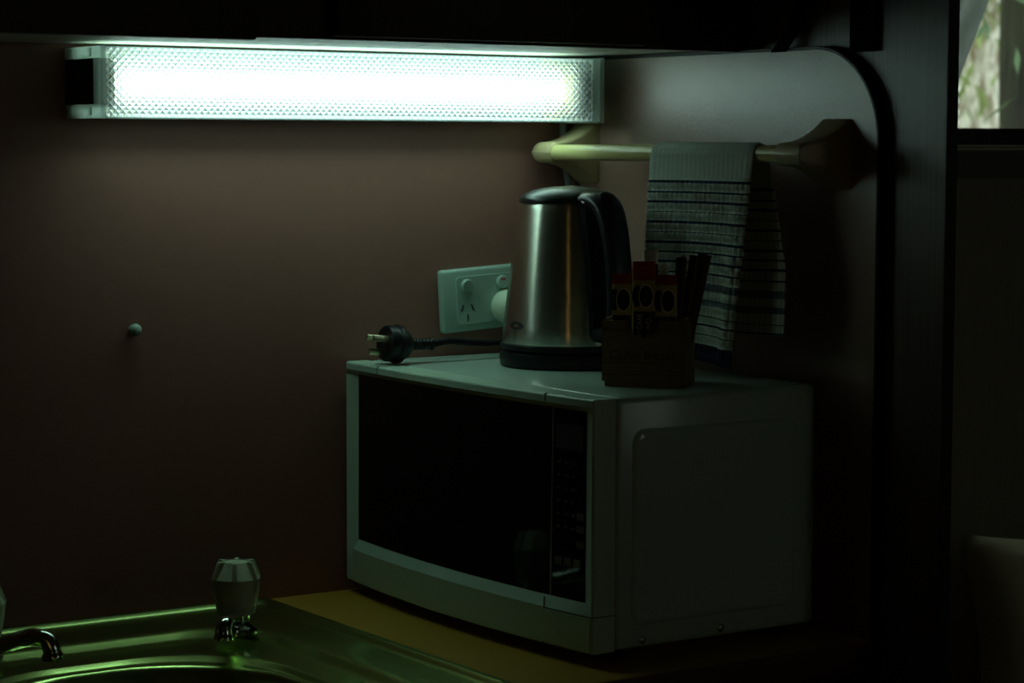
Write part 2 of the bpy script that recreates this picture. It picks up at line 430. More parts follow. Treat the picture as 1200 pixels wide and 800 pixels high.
# right end cap
bm = bmesh.new()
o_ = (L0.x, L0.x, 0, 0, L0.z, L0.z)
def lb(bm, *a, bev=0): box_bm(bm, *[c - d for c, d in zip(a, o_)], bev)
lb(bm, LX1, LX1 + .010, LY - .001, -.001, LZ0 - .0005, LZ1 + .0005, bev=.001)
lb(bm, LX1 + .010, LX1 + .0145, LY - .003, -.001, LZ0 - .002, LZ1 + .002, bev=.001)
link('end_cap', done(bm, 'end_cap', 35), 'clear', lamp)
# left end cap: forked clear plastic with a dark plate between the prongs
bm = bmesh.new()
for z0, z1 in ((LZ0 - .001, LZ0 + .013), (LZ1 - .011, LZ1 + .001)):
    lb(bm, LX0 - .006, LX0, LY - .002, -.004, z0, z1, bev=.0012)
lb(bm, LX0 - .006, LX0, LY - .002, LY + .016, LZ0 + .013, LZ1 - .011)
link('end_cap', done(bm, 'end_cap', 35), 'clear', lamp)
lbox('end_plate', LX0 - .004, LX0 + .002, LY + .016, -.001, LZ0 + .013, LZ1 - .011, 'plate')
for z in (LZ0 + .006, LZ1 - .005):
    for y in (-.070, -.020):
        lbox('clip', LX0 - .0075, LX0 - .0058, y - .002, y + .002, z - .004, z + .004, 'clear', .0004)
# grey supply cable dropping down the corner
cab = link('supply_cable', tube_me('supply_cable', smooth_path([(-.2465, -.012, .5205), (-.2455, -.012, .50), (-.2425, -.012, .47), (-.2375, -.012, .44), (-.2365, -.012, .38), (-.236, -.012, .28), (-.236, -.012, .05)]), .0042, 10), 'cable')
tag(cab, 'thin grey cable running down the corner below the strip light', 'cable')

# small white button on the wall
cap = link('wall_button', lathe_me('wall_button', [(.0045, 0), (.0045, .003), (.0062, .0045), (.0068, .0075), (.0060, .0105), (.0035, .0125), (.0012, .0130)], 28, True, True, 60), 'gpo')
cap.rotation_euler = (PI/2, 0, 0); cap.location = (-.7866, .0, .3021)
tag(cap, 'small round white button knob on the bare wall', 'button')

# ------------------------------------------------------------------ worktop, base unit
bm = bmesh.new()
WT = (-3.0, XS - .0005, -.522, -.0005)
SX0, SX1, SY0, SY1 = -1.16, -.66, -.49, -.03     # cut-out under the sink
box_bm(bm, WT[0], SX0, WT[2], WT[3], -.028, 0); box_bm(bm, SX1, WT[1], WT[2], WT[3], -.028, 0)
box_bm(bm, SX0, SX1, WT[2], SY0, -.028, 0); box_bm(bm, SX0, SX1, SY1, WT[3], -.028, 0)
wt = thing('worktop', 'tan laminate worktop under the microwave and around the sink', 'worktop', (0, 0, 0))
link('top', done(bm, 'top'), 'worktop', wt)
box('edging', -3.0, XS - .0005, -.5275, -.5222, -.0285, .0006, 'edge', wt, .0015)
bc = thing('base_cabinet', 'dark wooden base cupboard under the tan worktop', 'cabinet', (-1.6, -.25, FZ))
def bcb(name, x0, x1, y0, y1, z0, z1, m, bev=0, parent=None):
    return box(name, x0 + 1.6, x1 + 1.6, y0 + .25, y1 + .25, z0 - FZ, z1 - FZ, m, bc if parent is None else parent, bev)
bm = bmesh.new()
for a in ((-3.0, -2.98, -.5, -.01, FZ + .001, -.03), (-.247, XB - .001, -.5, -.01, FZ + .001, -.03), (-3.0, XB - .001, -.02, -.005, FZ + .001, -.03), (-3.0, XB - .001, -.5, -.005, FZ + .001, FZ + .09), (-3.0, XB - .001, -.505, -.485, -.07, -.03)):
    box_bm(bm, a[0] + 1.6, a[1] + 1.6, a[2] + .25, a[3] + .25, a[4] - FZ, a[5] - FZ)
link('carcass', done(bm, 'carcass'), 'cabinet', bc)
for k in range(6):
    x0 = -2.99 + k*.46
    d = bcb('door', x0 + .004, x0 + .452, -.52, -.505, FZ + .10, -.072, 'cabinet', .002)
    bcb('handle', x0 + .20, x0 + .26, -.535, -.5205, -.13, -.118, 'chrome', .003, None)

# ------------------------------------------------------------------ sink
sink = thing('sink', 'stainless steel sink with a round cornered bowl set in the worktop', 'sink', (-.91, -.26, 0))
def sr(x0, x1, y0, y1, r, z): return [(p[0] + .91, p[1] + .26, p[2]) for p in rrect(x0, x1, y0, y1, r, z, 10)]
def ring(t, r, z):   # t: 0 = outer edge, 1 = bowl edge
    o = (-1.182, -.638, -.508, -.008); b = (-1.065, -.757, -.462, -.166)
    return sr(*[oo + (bb - oo)*t for oo, bb in zip(o, b)], r, z)
prof = [(0, .008, .0003), (0, .008, .0030), (.010, .010, .0054), (.04, .012, .0066), (.075, .014, .0066), (.092, .016, .0058), (.112, .018, .0030), (.128, .02, .0012), (.150, .022, .0006), (.40, .05, .0008),
        (.54, .062, .0006), (.575, .068, .0000), (.60, .074, -.0020), (.64, .08, -.0062), (.665, .085, -.0078), (.72, .09, -.0080), (.90, .11, -.0078), (.945, .12, -.0079), (.960, .122, -.0086), (.985, .125, -.0122), (1.00, .128, -.0131), (1.015, .128, -.0132), (1.035, .13, -.0132),
        (1.045, .13, -.0139), (1.062, .13, -.0168), (1.085, .128, -.024), (1.125, .125, -.047), (1.19, .115, -.090), (1.24, .10, -.124), (1.32, .085, -.142), (1.5, .06, -.1475), (2.2, .012, -.149)]
link('basin', loft_me('basin', [ring(*p) for p in prof], True, False, True, 60), 'steel', sink)
link('drain', lathe_me('drain', [(.030, -.1480), (.030, -.1465), (.020, -.1475), (.004, -.1478)], 28, True, True, 40, (0, -.055, 0)), 'chrome', sink)

def make_tap(label, loc, spout, group='taps on the sink'):
    t = thing('tap', label, 'tap', loc, (0, 0, 0), group)
    link('body', lathe_me('body', [(.022, 0), (.022, .003), (.019, .0065), (.0135, .010), (.0125, .012), (.0145, .013), (.0145, .0185), (.010, .0195), (.0095, .026)], 32, True, True, 40), 'chrome', t)
    # knob with eight ribs
    n = 96; rings = []
    for r0, z, notch in ((.0175, .0190, 0), (.0195, .0198, 0), (.0215, .030, .01), (.0245, .044, .03), (.0268, .0560, .10), (.0266, .0575, .13), (.0215, .0700, .27), (.0205, .0728, .31), (.0192, .0732, .29), (.0135, .0722, 0), (.0128, .0716, 0), (.0120, .0722, 0)):
        R = []
        for j in range(n):
            a = 2*PI*j/n + .30; c = math.cos(6*a)
            rib = max(0, min(1, (c - .62)/.22))
            rr = r0*(1 - notch*(1 - rib))
            R.append((rr*math.cos(a), rr*math.sin(a), z))
        rings.append(R)
    link('knob', loft_me('knob', rings, True, True, True, 18), 'knobwhite', t)
    link('knob_ring', lathe_me('knob_ring', [(.0132, .0718), (.0132, .07235), (.0124, .07235), (.0124, .0718)], 32, False, False, None), 'slot', t)
    pts = smooth_path([(0, 0, .012)] + spout, 6)
    rad = [.0085]*len(pts)
    for k in range(1, 5): rad[-k] = .0100
    link('spout', tube_me('spout', pts, rad, 16), 'chrome', t)
    return t
make_tap('white knobbed chrome tap standing on the back right corner of the sink', (-.7400, -.142, .0012),
         [(-.022, -.028, .019), (-.040, -.056, .0235), (-.046, -.064, .0225), (-.048, -.067, .017), (-.0485, -.0675, .010)])
make_tap('tap at the left edge whose chrome spout reaches out over the bowl', (-1.007, -.128, .0012),
         [(.003, -.045, .022), (.010, -.080, .034), (.016, -.0975, .0385), (.0245, -.105, .036), (.0285, -.108, .028), (.0295, -.1085, .018)])

# ------------------------------------------------------------------ microwave
mw = thing('microwave_oven', 'white microwave oven with a dark glass door standing in the corner', 'microwave', (-.395, -.24, 0))
MO = Vector((-.395, -.24, 0))
MX, MXC, MXB, MY0, MY1, MZ0, MZ = -.534, -.5075, -.257, -.475, -.006, .0139, .2568
def mbox(name, x0, x1, y0, y1, z0, z1, m, bev=0, parent=mw, seg=2):
    return box(name, x0 - MO.x, x1 - MO.x, y0 - MO.y, y1 - MO.y, z0, z1, m, parent, bev, seg)
casing = mbox('casing', MXC + .0008, MXB, MY0, MY1, MZ0, MZ, 'mwhite', .006, mw, 3)
# pressed field on the side wall of the casing
def side_ring(ins, y, r):
    pts = rrect(-.488 + ins, -.285 - ins, .036 + ins, .226 - ins, r, 0, 6)
    return [(p[0] - MO.x, y - MO.y, p[1]) for p in pts]
link('side_pressing', loft_me('side_pressing', [side_ring(0, MY0 + .0005, .014), side_ring(.0005, MY0 - .0004, .0135), side_ring(.005, MY0 - .0022, .010), side_ring(.009, MY0 - .0024, .008)], True, False, True, 50), 'mwhite', mw)
bulge = lambda y, z=.06: (.0165 - .032*(z - .014))*(1 - ((y - (MY0 + MY1)/2)/((MY1 - MY0)/2))**2)
ys = sorted(set([MY0, MY0 + .0015, MY1, MY1 - .0015, MY0 + .019, MY1 - .019] + [MY0 + .019 + (MY1 - MY0 - .038)*k/26 for k in range(27)]))
inside = lambda y: MY0 + .018 < y < MY1 - .018
rows = [(.0139, None), (.0145, -.0006), (.0155, 0), (.0500, 0), (.0612, 1), (.2430, 1), (.2490, 0), (.2552, 0), (.2562, -.0006), (.2568, None)]
v = []; f = []
for y in ys:
    for z, k in rows:
        edge = .0016 if y in (MY0, MY1) else 0
        if k is None: x = MX + .0016
        elif k == 1 and inside(y): x = MX - bulge(y, z) + .008
        elif k == 1: x = MX - bulge(y, z) + edge
        elif k < 0: x = MX - bulge(y, z) + .0006 + edge
        else: x = MX - bulge(y, z) + edge
        if k is None: x = MX - bulge(y, z) + .0016 + edge
        v.append((x - MO.x, y - MO.y, z))
    v.append((MXC - MO.x, y - MO.y, MZ)); v.append((MXC - MO.x, y - MO.y, MZ0))
nr = len(rows) + 2
for i in range(len(ys) - 1):
    for j in range(nr):
        k = (j + 1) % nr
        if j == 4 and inside(ys[i]) and inside(ys[i + 1]): continue      # open for the glass
        f.append((i*nr + j, i*nr + k, (i + 1)*nr + k, (i + 1)*nr + j))
f.append(tuple(range(nr))); f.append(tuple(range((len(ys) - 1)*nr, len(ys)*nr))[::-1])
link('front_frame', smooth(pyd('front_frame', v, f), 25), 'mframe', mw)
YD = -.4065
def curved(name, y0, y1, z0, z1, off, th, m, n=16, parent=mw):
    rings = []
    for k in range(n + 1):
        y = y0 + (y1 - y0)*k/n; x = MX - bulge(y, z0) + off - MO.x; xt = MX - bulge(y, z1) + off - MO.x
        rings.append([(x, y - MO.y, z0), (xt, y - MO.y, z1), (xt + th, y - MO.y, z1), (x + th, y - MO.y, z0)])
    return link(name, loft_me(name, rings, True, True, True, 30), m, parent)
curved('door_glass', YD + .0012, MY1 - .0185, .0605, .2437, .0072, .006, 'mglass')
cp = curved('control_panel', MY0 + .0185, YD - .0004, .0605, .2437, .0072, .006, 'mglass', 6)
curved('divider_strip', YD - .0003, YD + .0011, .0602, .2440, .0066, .006, 'silver', 2)
def key(yc, zc, wy, hz): curved('key', yc - wy/2, yc + wy/2, zc - hz/2, zc + hz/2, .00685, .0006, 'key', 2, cp)
for z in (.1421, .1298, .1150): key(-.4490, z, .011, .0068)
for y in (-.4170, -.4305, -.4440): key(y, .0965, .010, .0078)
for i in range(6):
    for y in (-.4160, -.4270, -.4380): key(y, .192 - i*.0125 + .002*(y + .43), .0035 + .002*((i*7 + int(-y*1000)) % 3)/2, .0022)
curved('display', -.4520, -.4110, .205, .229, .0069, .0006, 'slot', 3, cp)
# open button in the lower panel, with thin gaps round it
curved('open_button', MY0 + .003, -.4060, .0165, .0478, -.0008, .002, 'mframe', 5)
for a in ((-.4062, -.4052, .0145, .0600), (MY0 + .001, -.4060, .0488, .0498)): curved('seam', a[0], a[1], a[2], a[3], -.0002, .001, 'mside', 4)
for yy in (-.0830, -.4020): curved('seam', yy - .0006, yy + .0006, .2495, .2571, -.0003, .004, 'mside', 2)
curved('button_mark', -.4330, -.4260, .0255, .0325, -.0011, .001, 'mwhite', 3)
mbox('seam', MX + .001, MXC, MY0 - .0003, MY0 + .001, .0488, .0497, 'mside')
mbox('seam', MXC - .0004, MXC + .0010, MY0 + .0012, MY1 - .001, MZ0 + .001, MZ - .0006, 'mside')
for x, z in ((-.4751, .0218), (-.3788, .0225)):
    s = link('screw', lathe_me('screw', [(.0040, 0), (.0040, .0012), (.0028, .0022), (.0006, .0024)], 16, True, True, 40), 'chrome', mw)
    s.rotation_euler = (PI/2, 0, 0); s.location = (x - MO.x, MY0 - MO.y, z)
for x in (-.49, -.285):
    for y in (-.445, -.04):
        link('foot', lathe_me('foot', [(.011, 0), (.013, .004), (.013, .0139)], 20, True, True, 40, (x - MO.x, y - MO.y, 0)), 'black', mw)
# vent slots on the top, along the wall side
bm = bmesh.new()
for r_ in range(4):
    for k in range(26):
        x = -.465 + k*.0074; y = -.022 - r_*.009
        box_bm(bm, x - MO.x, x + .0045 - MO.x, y - .0009 - MO.y, y + .0009 - MO.y, MZ - .0010, MZ + .00015)
vent = link('vent_slots', done(bm, 'vent_slots'), 'mside', mw); vent['kind'] = 'stuff'

# ------------------------------------------------------------------ kettle
KC = Vector((-.3525, -.1742, MZ))
ket = thing('kettle', 'brushed steel electric kettle with black lid and handle on the microwave', 'kettle', KC)
link('base', lathe_me('base', [(.070, 0), (.0735, .002), (.0745, .010), (.0735, .0155), (.071, .017), (.070, .0185), (.0735, .0195), (.0738, .0245), (.0715, .0255)], 64, True, True, 40), 'black', ket)
link('body', lathe_me('body', [(.0715, .0250), (.0725, .0275), (.0700, .045), (.0660, .080), (.0612, .115), (.0566, .145), (.0528, .168), (.0512, .1755), (.0505, .177)], 72, True, True, 60), 'brushed', ket)
link('lid', lathe_me('lid', [(.0505, .1755), (.0530, .1765), (.0535, .1800), (.0520, .1825), (.0470, .1862), (.0380, .1900), (.0270, .1925), (.0150, .1938), (.002, .1942)], 64, True, True, 55), 'blackgloss', ket)
hd = (Vector((-FW.x, -FW.y, 0)).normalized()*.86 + Vector((RT.x, RT.y, 0)).normalized()*.51).normalized()
hs = Vector((0, 0, 1)).cross(hd)
# lid crest running back to the handle
rings = []
for k in range(9):
    t = k/8; r = .004 + t*.058; zz = .1950 - .004*t - .008*t*t; wd = .013 + .007*t
    c = hd*r
    rings.append([c + hs*(wd*math.cos(PI*j/8)) + Vector((0, 0, zz - .006 + .006*math.sin(PI*j/8))) for j in range(9)])
link('lid_crest', loft_me('lid_crest', rings, True, True, True, 50), 'blackgloss', ket)
# handle: a flat-sided loop
path = smooth_path([hd*.042 + Vector((0, 0, .1760)), hd*.058 + Vector((0, 0, .1800)), hd*.0765 + Vector((0, 0, .1740)), hd*.090 + Vector((0, 0, .1520)), hd*.0985 + Vector((0, 0, .118)), hd*.1030 + Vector((0, 0, .080)), hd*.1010 + Vector((0, 0, .055)), hd*.0900 + Vector((0, 0, .0400)), hd*.068 + Vector((0, 0, .0380))], 6)
rings = []
for i, p in enumerate(path):
    t = (path[min(i + 1, len(path) - 1)] - path[max(i - 1, 0)]).normalized(); nn = hs.cross(t).normalized()
    wd = .0205 - .0055*min(1, i/22); th = .0085
    rings.append([p + hs*(wd*math.copysign(abs(math.cos(a))**.6, math.cos(a))) + nn*(th*math.copysign(abs(math.sin(a))**.75, math.sin(a))) for a in [2*PI*j/20 for j in range(20)]])
link('handle', loft_me('handle', rings, True, True, True, 55), 'blackgloss', ket)
bt = link('lid_button', lathe_me('lid_button', [(.010, 0), (.0102, .0025), (.0085, .0040), (.003, .0046)], 28, True, True, 50), 'black', ket)
bt.location = hd*.0765 + Vector((0, 0, .1805)) + hd*.002; bt.rotation_euler = Vector((0, 0, 1)).rotation_difference((hd*.75 + Vector((0, 0, .66))).normalized()).to_euler()
# backing strip between handle and body
rings = []
for z, r in ((.036, .0695), (.07, .0662), (.115, .0605), (.15, .0550), (.176, .0510)):
    rings.append([hd*(r - .003) + hs*(-.017) + Vector((0, 0, z)), hd*(r - .003) + hs*.017 + Vector((0, 0, z)), hd*(r + .004) + hs*.013 + Vector((0, 0, z)), hd*(r + .004) - hs*.013 + Vector((0, 0, z))])
link('handle_mount', loft_me('handle_mount', rings, True, True, True, 30), 'black', ket)
# low spout lip opposite the handle
rings = []
for z, r, wd in ((.142, .0560, .004), (.155, .0560, .010), (.168, .0565, .014), (.1755, .0580, .016)):
    rings.append([-hd*(r - .010) + hs*wd*1.2 + Vector((0, 0, z)), -hd*r + hs*wd*.5 + Vector((0, 0, z)), -hd*(r + .003) + Vector((0, 0, z)), -hd*r - hs*wd*.5 + Vector((0, 0, z)), -hd*(r - .010) - hs*wd*1.2 + Vector((0, 0, z))])
link('spout', loft_me('spout', rings, True, True, True, 60), 'brushed', ket)
# small printed oval emblem low on the body
ea = math.atan2(-RT.y, -RT.x) + math.radians(36)
rings = []
for s in (1.0, .45):
    R = []
    for j in range(24):
        a = 2*PI*j/24; zz = .046 + .0042*s*math.sin(a); rr = .0700 - (zz - .045)*.1143 + .0003; aa = ea + .17*s*math.cos(a)
        R.append((rr*math.cos(aa), rr*math.sin(aa), zz))
    rings.append(R)
link('emblem', loft_me('emblem', rings, True, False, False, None), 'slot', ket)

# ------------------------------------------------------------------ power outlet + white plug
gp = thing('power_outlet', 'white double power outlet mounted slightly crooked on the wall', 'outlet', (-.41001, 0, .28164), (0, -math.radians(3.2), 0))
bm = bmesh.new(); box_bm(bm, 0, .115, -.011, -.0005, 0, .072, .0045, 4)
link('plate', done(bm, 'plate', 50), 'gpo', gp)
bm = bmesh.new()
r0 = [(p[0], -.0108, p[1]) for p in rrect(.0195, .0955, .008, .063, .005, 0, 5)]
r1 = [(p[0], -.0119, p[1]) for p in rrect(.0200, .0950, .0085, .0625, .0045, 0, 5)]
link('socket_panel', loft_me('socket_panel', [r0, r1], True, True, True, 30), 'gpo', gp)
for xc in (.0335, .0815):
    s = link('switch', lathe_me('switch', [(.0075, 0), (.0075, .0035), (.0068, .0045), (.002, .0047)], 28, True, True, 40), 'gpo', gp)
    s.rotation_euler = (PI/2 + (.12 if xc < .05 else -.12), 0, 0); s.location = (xc, -.0116, .0525)
    if xc > .05:
        mk = box('switch_mark', -.003, .003, .0022, .0040, .0044, .0050, 'red', s)
for dx, dz, ang in ((-.0068, 0, -25), (.0068, 0, 25), (0, -.0115, 0)):
    sl = box('slot', -.0009, .0009, -.0005, .0005, -.0040, .0040, 'slot', gp)
    sl.location = (.0335 + dx, -.0117, .0270 + dz); sl.rotation_euler = (0, math.radians(ang)*-1, 0)
pl = thing('mains_plug', 'round white mains plug pushed into the wall outlet behind the kettle', 'plug', (-.3275, -.0118, .3105), (PI/2, 0, 0))
link('body', lathe_me('body', [(.0185, 0), (.0195, .003), (.0192, .010), (.0170, .017), (.0120, .024), (.0075, .028), (.006, .032)], 40, True, True, 45), 'gpo2', pl)
link('cord', tube_me('cord', smooth_path([(0, 0, .028), (.002, -.002, .045), (.004, -.014, .055), (.006, -.032, .058), (.02, -.048, .060), (.05, -.0500, .060)]), .0032, 10), 'gpo2', pl)

# ------------------------------------------------------------------ loose black plug with its cord
pg = thing('power_plug', 'loose black three-pin plug and cord lying on the microwave top', 'plug', (-.5065, -.066, MZ + .0222))
ax = Vector((-.93, .02, .10)).normalized()          # pins point this way
q = Vector((0, 0, 1)).rotation_difference(ax)
hub = link('plug_body', lathe_me('plug_body', [(.0090, -.016), (.0130, -.012), (.0150, -.006), (.0172, -.005), (.0178, -.002), (.0178, .000), (.0165, .0010), (.0165, .0100), (.0155, .0115), (.004, .0117)], 40, True, True, 35), 'black', pg)
hub.rotation_euler = q.to_euler(); hub.scale = (1.2, 1.2, 1.1)
for dx, dy, ang in ((-.0068, .004, 30), (.0068, .004, -30), (0, -.0085, 0)):
    p_ = box('pin', -.0030, .0030, -.0008, .0008, 0, .0170, 'brass', hub, .0004)
    p_.location = (dy, dx, .0115); p_.rotation_euler = (0, 0, math.radians(ang))
c0 = -ax*.014
sr_pts = [c0, c0 - ax*.010 + Vector((0, 0, .001)), c0 - ax*.022 + Vector((0, 0, .002)), c0 - ax*.034 + Vector((0, 0, .003))]
link('strain_relief', tube_me('strain_relief', smooth_path(sr_pts, 6), [.0098, .0080, .0085, .0068, .0070, .0058, .0066, .0056, .0066, .0056, .0066, .0056, .0066, .0056, .0066, .0052, .0070, .0075, .0050], 16, 25), 'black', pg)
e0 = sr_pts[-1]
link('cord', tube_me('cord', smooth_path([e0, e0 + Vector((.020, 0, .0025)), e0 + Vector((.045, .002, .000)), e0 + Vector((.075, .004, -.003)), e0 + Vector((.105, .006, -.003)), e0 + Vector((.135, .000, -.008)), (KC.x + .056 + .5065, KC.y + .062 + .066, -.0155), (KC.x + .0525 + .5065, KC.y + .0545 + .066, -.0150)], 8), .0041, 12), 'blackrubber', pg)

# ------------------------------------------------------------------ towel rail + towel
RX, RZ = -.283, .4868
rail = thing('towel_rail', 'cream plastic towel rail with two flared brackets on the side panel', 'towel rail', (RX, -.25, RZ))
def flare(y0, y1):
    rings = []
    N = 28
    for k in range(N + 1):
        t = k/N
        x = -.0105 + t*(XS - RX + .0105 - .003)
        if t < .18: hh = .0115*math.sqrt(max(0, 1 - ((.18 - t)/.18)**2)) + .0005
        else:
            u = (t - .18)/.82; hh = .0118 + .0235*u**1.9
        cy = (y0 + y1)/2 + .25; hy = (y1 - y0)/2*(.88 + .12*t); rc = min(.004, hh*.45)
        rings.append([(x, cy + p[0], p[1]) for p in rrect(-hy, hy, -hh, hh, rc, 0, 3)])
    rings.append([(XS - RX, p[1], p[2]) for p in rings[-1]])
    return loft_me('bracket', rings, True, True, True, 45)
link('bracket', flare(-.0545, -.014), 'cream2', rail)
link('bracket', flare(-.4865, -.4425), 'cream2', rail)
link('rail', tube_me('rail', [(0, -.020 + .25, 0), (0, -.25 + .25, 0), (0, -.48 + .25, 0)], .0090, 32), 'cream', rail)
# towel: a fine cloth sheet over the rail, waffle relief modelled
def towel_me():
    nu, back = 136, .190
    front = .219; rr = .0108
    arc = PI*rr
    s_list = []
    s = -back
    while s < front + arc: s_list.append(s); s += .0020
    v = []; f = []; uvs = []
    for s in s_list:
        for i in range(nu + 1):
            u = i/nu
            if s < 0:                      # back drape (wall side)
                d = -s; k = min(1, d/.12)
                y = -.243 - u*(.172 + .012*k) - .012*k
                x = RX + rr + .0015*math.sin(u*9 + 1)*k - .0005; z = RZ - d
                y += -.004*k*math.sin(d*14)
                x += .006*k*max(0, u - .8)*2
                nrm = Vector((1, 0, 0)); vv = d + .012
                if d > .0: z += .006*u*k
            elif s < arc:
                a = s/rr; y = -.243 - u*.172
                x = RX + rr*math.cos(a); z = RZ + rr*math.sin(a); nrm = Vector((math.cos(a), 0, math.sin(a))); vv = abs(s - arc*.4)
            else:
                d = s - arc; k = min(1, d/.20)
                y = -.243 - u*.172 + (.006 if u < .5 else 0)*k*(1 - 2*u if u < .5 else 0)
                y += u*.020*k**1.2
                fold = math.exp(-((u - .93)/.07)**2)*.006*k + .0025*math.sin(u*7.5 + .6)*k
                x = RX - rr - .001 - fold - .004*k; z = RZ - d + .003*math.sin(u*PI)*k
                nrm = Vector((-1, 0, 0)); vv = d + arc*.6
            wv = 0
            if vv > .0495 and s > arc:      # waffle cells
                wv = .0030*abs(math.sin(PI*(vv - .0485)/.01065))*abs(math.sin(PI*u*.172/.0079))
            elif s >= 0: wv = .0004*math.sin(u*140)*.5
            # round the folded side edges a little
            e = min(u, 1 - u); rd = .002*max(0, 1 - e/.03)**2
            p = Vector((x, y, z)) + nrm*(wv - rd)
            v.append(p); uvs.append((u*.172, vv))
    m_ = nu + 1
    for a in range(len(s_list) - 1):
        for i in range(nu): f.append((a*m_ + i, a*m_ + i + 1, (a + 1)*m_ + i + 1, (a + 1)*m_ + i))
    me = bpy.data.meshes.new('tea_towel'); me.from_pydata([tuple(p) for p in v], [], f); me.update()
    ul = me.uv_layers.new(name='UVMap')
    for lp in me.loops: ul.data[lp.index].uv = uvs[lp.vertex_index]
    smooth(me); return me
tw = link('tea_towel', towel_me(), 'towel')
md = tw.modifiers.new('thickness', 'SOLIDIFY'); md.thickness = .0016; md.offset = 0
tag(tw, 'pale waffle tea towel with navy stripes draped over the cream rail', 'towel')

# ------------------------------------------------------------------ caddy with sachets
CO = Vector((-.452, -.382, MZ)); cu = Vector((.69, -.724, 0)).normalized(); cv = Vector((.724, .69, 0)).normalized()
rotz = math.atan2(cu.y, cu.x)
CW, CD, CH = .078, .074, .068
cad = thing('caddy_box', 'small brown wooden caddy box holding coffee sachets on the microwave', 'box', CO, (0, 0, rotz))
T = .0035
# front panel with a half-round notch
zr = CH - .002; notch = []
xc, R = .0365, .0165
front = [(-.004, .006), (CW*.0 + .0015, .006), (.0015, .0005), (CW - .002, .0005), (CW - .002, zr)]
for k in range(13):
    a = -PI*k/12; front.append((xc + R*math.cos(a), zr + R*math.sin(a)))
front += [(-.004, zr)]
link('front_panel', loft_me('front_panel', [[(x, -.0005, z) for x, z in front], [(x, T, z) for x, z in front]], True, True, True, None), 'box', cad)
box('side_panel', -.002, .0015, T, CD, .0005, CH, 'box', cad, .0004)
box('side_panel', CW - T, CW, T, CD, .0005, CH, 'box', cad, .0004)
box('back_panel', 0, CW - T, CD - T, CD, .0005, CH, 'box', cad, .0004)
box('bottom_panel', .002, CW - T, T, CD - T, .0003, .004, 'box', cad)
for z in (.0125, .0240, .0560): box('groove', -.0035, CW - .0025, -.0008, .0002, z, z + .0006, 'ink', cad)
tx = link('lettering', text_me('Coffee Breaks', .0125, .25), 'ink', cad)
tx.rotation_euler = (PI/2, 0, 0); tx.location = (.0355, -.0007, .0315); tx.scale = (.92, 1, 1)

def sachet(label, x, y, h, w_, style, lean=(0, 0), zoff=.004, th=.0035, text=None):
    """a stick sachet: pillow body in bands, flat crimped seal on top"""
    o = thing('sachet', label, 'sachet', CO + cu*x + cv*y + Vector((0, 0, zoff)), (lean[0], lean[1], rotz), 'sachets in the caddy box')
    def band(name, z0, z1, m, t0, t1):
        rings = []
        for k in range(5):
            z = z0 + (z1 - z0)*k/4; t = t0 + (t1 - t0)*k/4
            rings.append([(w_/2*math.cos(a), t/2*math.copysign(abs(math.sin(a))**.7, math.sin(a)), z) for a in [2*PI*j/16 for j in range(16)]])
        return link(name, loft_me(name, rings, True, True, True, 40), m, o)
    if style == 'coffee':
        band('lower_wrap', 0, h - .041, 'sdark', th, th); band('middle_wrap', h - .041, h - .010, 'gold', th, th*.8)
        tp_ = band('top_wrap', h - .010, h - .003, 'sred', th*.8, .0012); band('seal', h - .003, h, 'sred', .0012, .0008)
        mz_ = h - .0258
        link('mug_rim', loft_me('mug_rim', [[(.0020 + r*.62*math.cos(a), -th/2 - .0003, mz_ + r*math.sin(a)) for a in [2*PI*j/28 for j in range(28)]] for r in (.0122, .0106)], True, False, False, None), 'sprint', o)
        link('mug_print', loft_me('mug_print', [[(.0020 + r*.62*math.cos(a), -th/2 - .0002, mz_ + r*math.sin(a)) for a in [2*PI*j/28 for j in range(28)]] for r in (.0104, .002)], True, False, True, None), 'sdark', o)
        link('leaf_print', loft_me('leaf_print', [[(-.0072 + r*.42*math.cos(a), -th/2 + .0001, mz_ + r*math.sin(a)) for a in [2*PI*j/20 for j in range(20)]] for r in (.0110, .002)], True, False, True, None), 'sdark', o)
        if text:
            for s_, dx, sz in text:
                t_ = link('lettering', text_me(s_, sz), 'sprint', o)
                t_.rotation_euler = (PI/2, -PI/2, 0); t_.location = (dx, -th/2 - .0003, h - .0575)
    elif style == 'foil':
        band('lower_wrap', 0, h - .014, 'sdark', th, th*.8); band('seal', h - .014, h, 'foil', th*.8, .0010)
    elif style == 'red':
        band('lower_wrap', 0, h - .014, 'gold', th, th*.8); band('seal', h - .014, h, 'sred', th*.8, .0010)
    else:
        band('wrap', 0, h - .004, 'sdark', th, th*.7); band('seal', h - .004, h, 'sdark', th*.7, .0010)
    return o
tx3 = [('NESCAFE', -.0040, .0070), ('BLEND', .0048, .0066)]
sachet('red and gold coffee sachet standing leftmost in the caddy front row', .0145, .0065, .1080, .0195, 'coffee')
sachet('middle coffee sachet of the caddy front row, lettering showing in the notch', .0370, .0065, .1120, .0215, 'coffee', text=tx3)
sachet('red and gold coffee sachet standing rightmost in the caddy front row', .0590, .0065, .1075, .0215, 'coffee')
sachet('sachet with plain red top standing behind the caddy front row', .0350, .016, .1200, .0230, 'red')
sachet('silver topped sachet standing tallest at the back of the caddy', .0400, .028, .1310, .0140, 'foil')
sachet('short silver topped stick between the red sachets and the black sticks', .0545, .020, .1180, .0085, 'foil')
sachet('narrow silver tipped stick leaning among the black sticks', .0590, .034, .1260, .0085, 'foil', (0, .10))
sachet('black stick sachet standing upright at the right of the caddy', .0655, .020, .1240, .0110, 'dark', (0, .05))
sachet('black stick sachet leaning outward over the caddy side', .0640, .036, .1270, .0110, 'dark', (0, .15))
sachet('black sachet leaning furthest right out of the caddy', .0640, .050, .1290, .0140, 'dark', (0, .21))

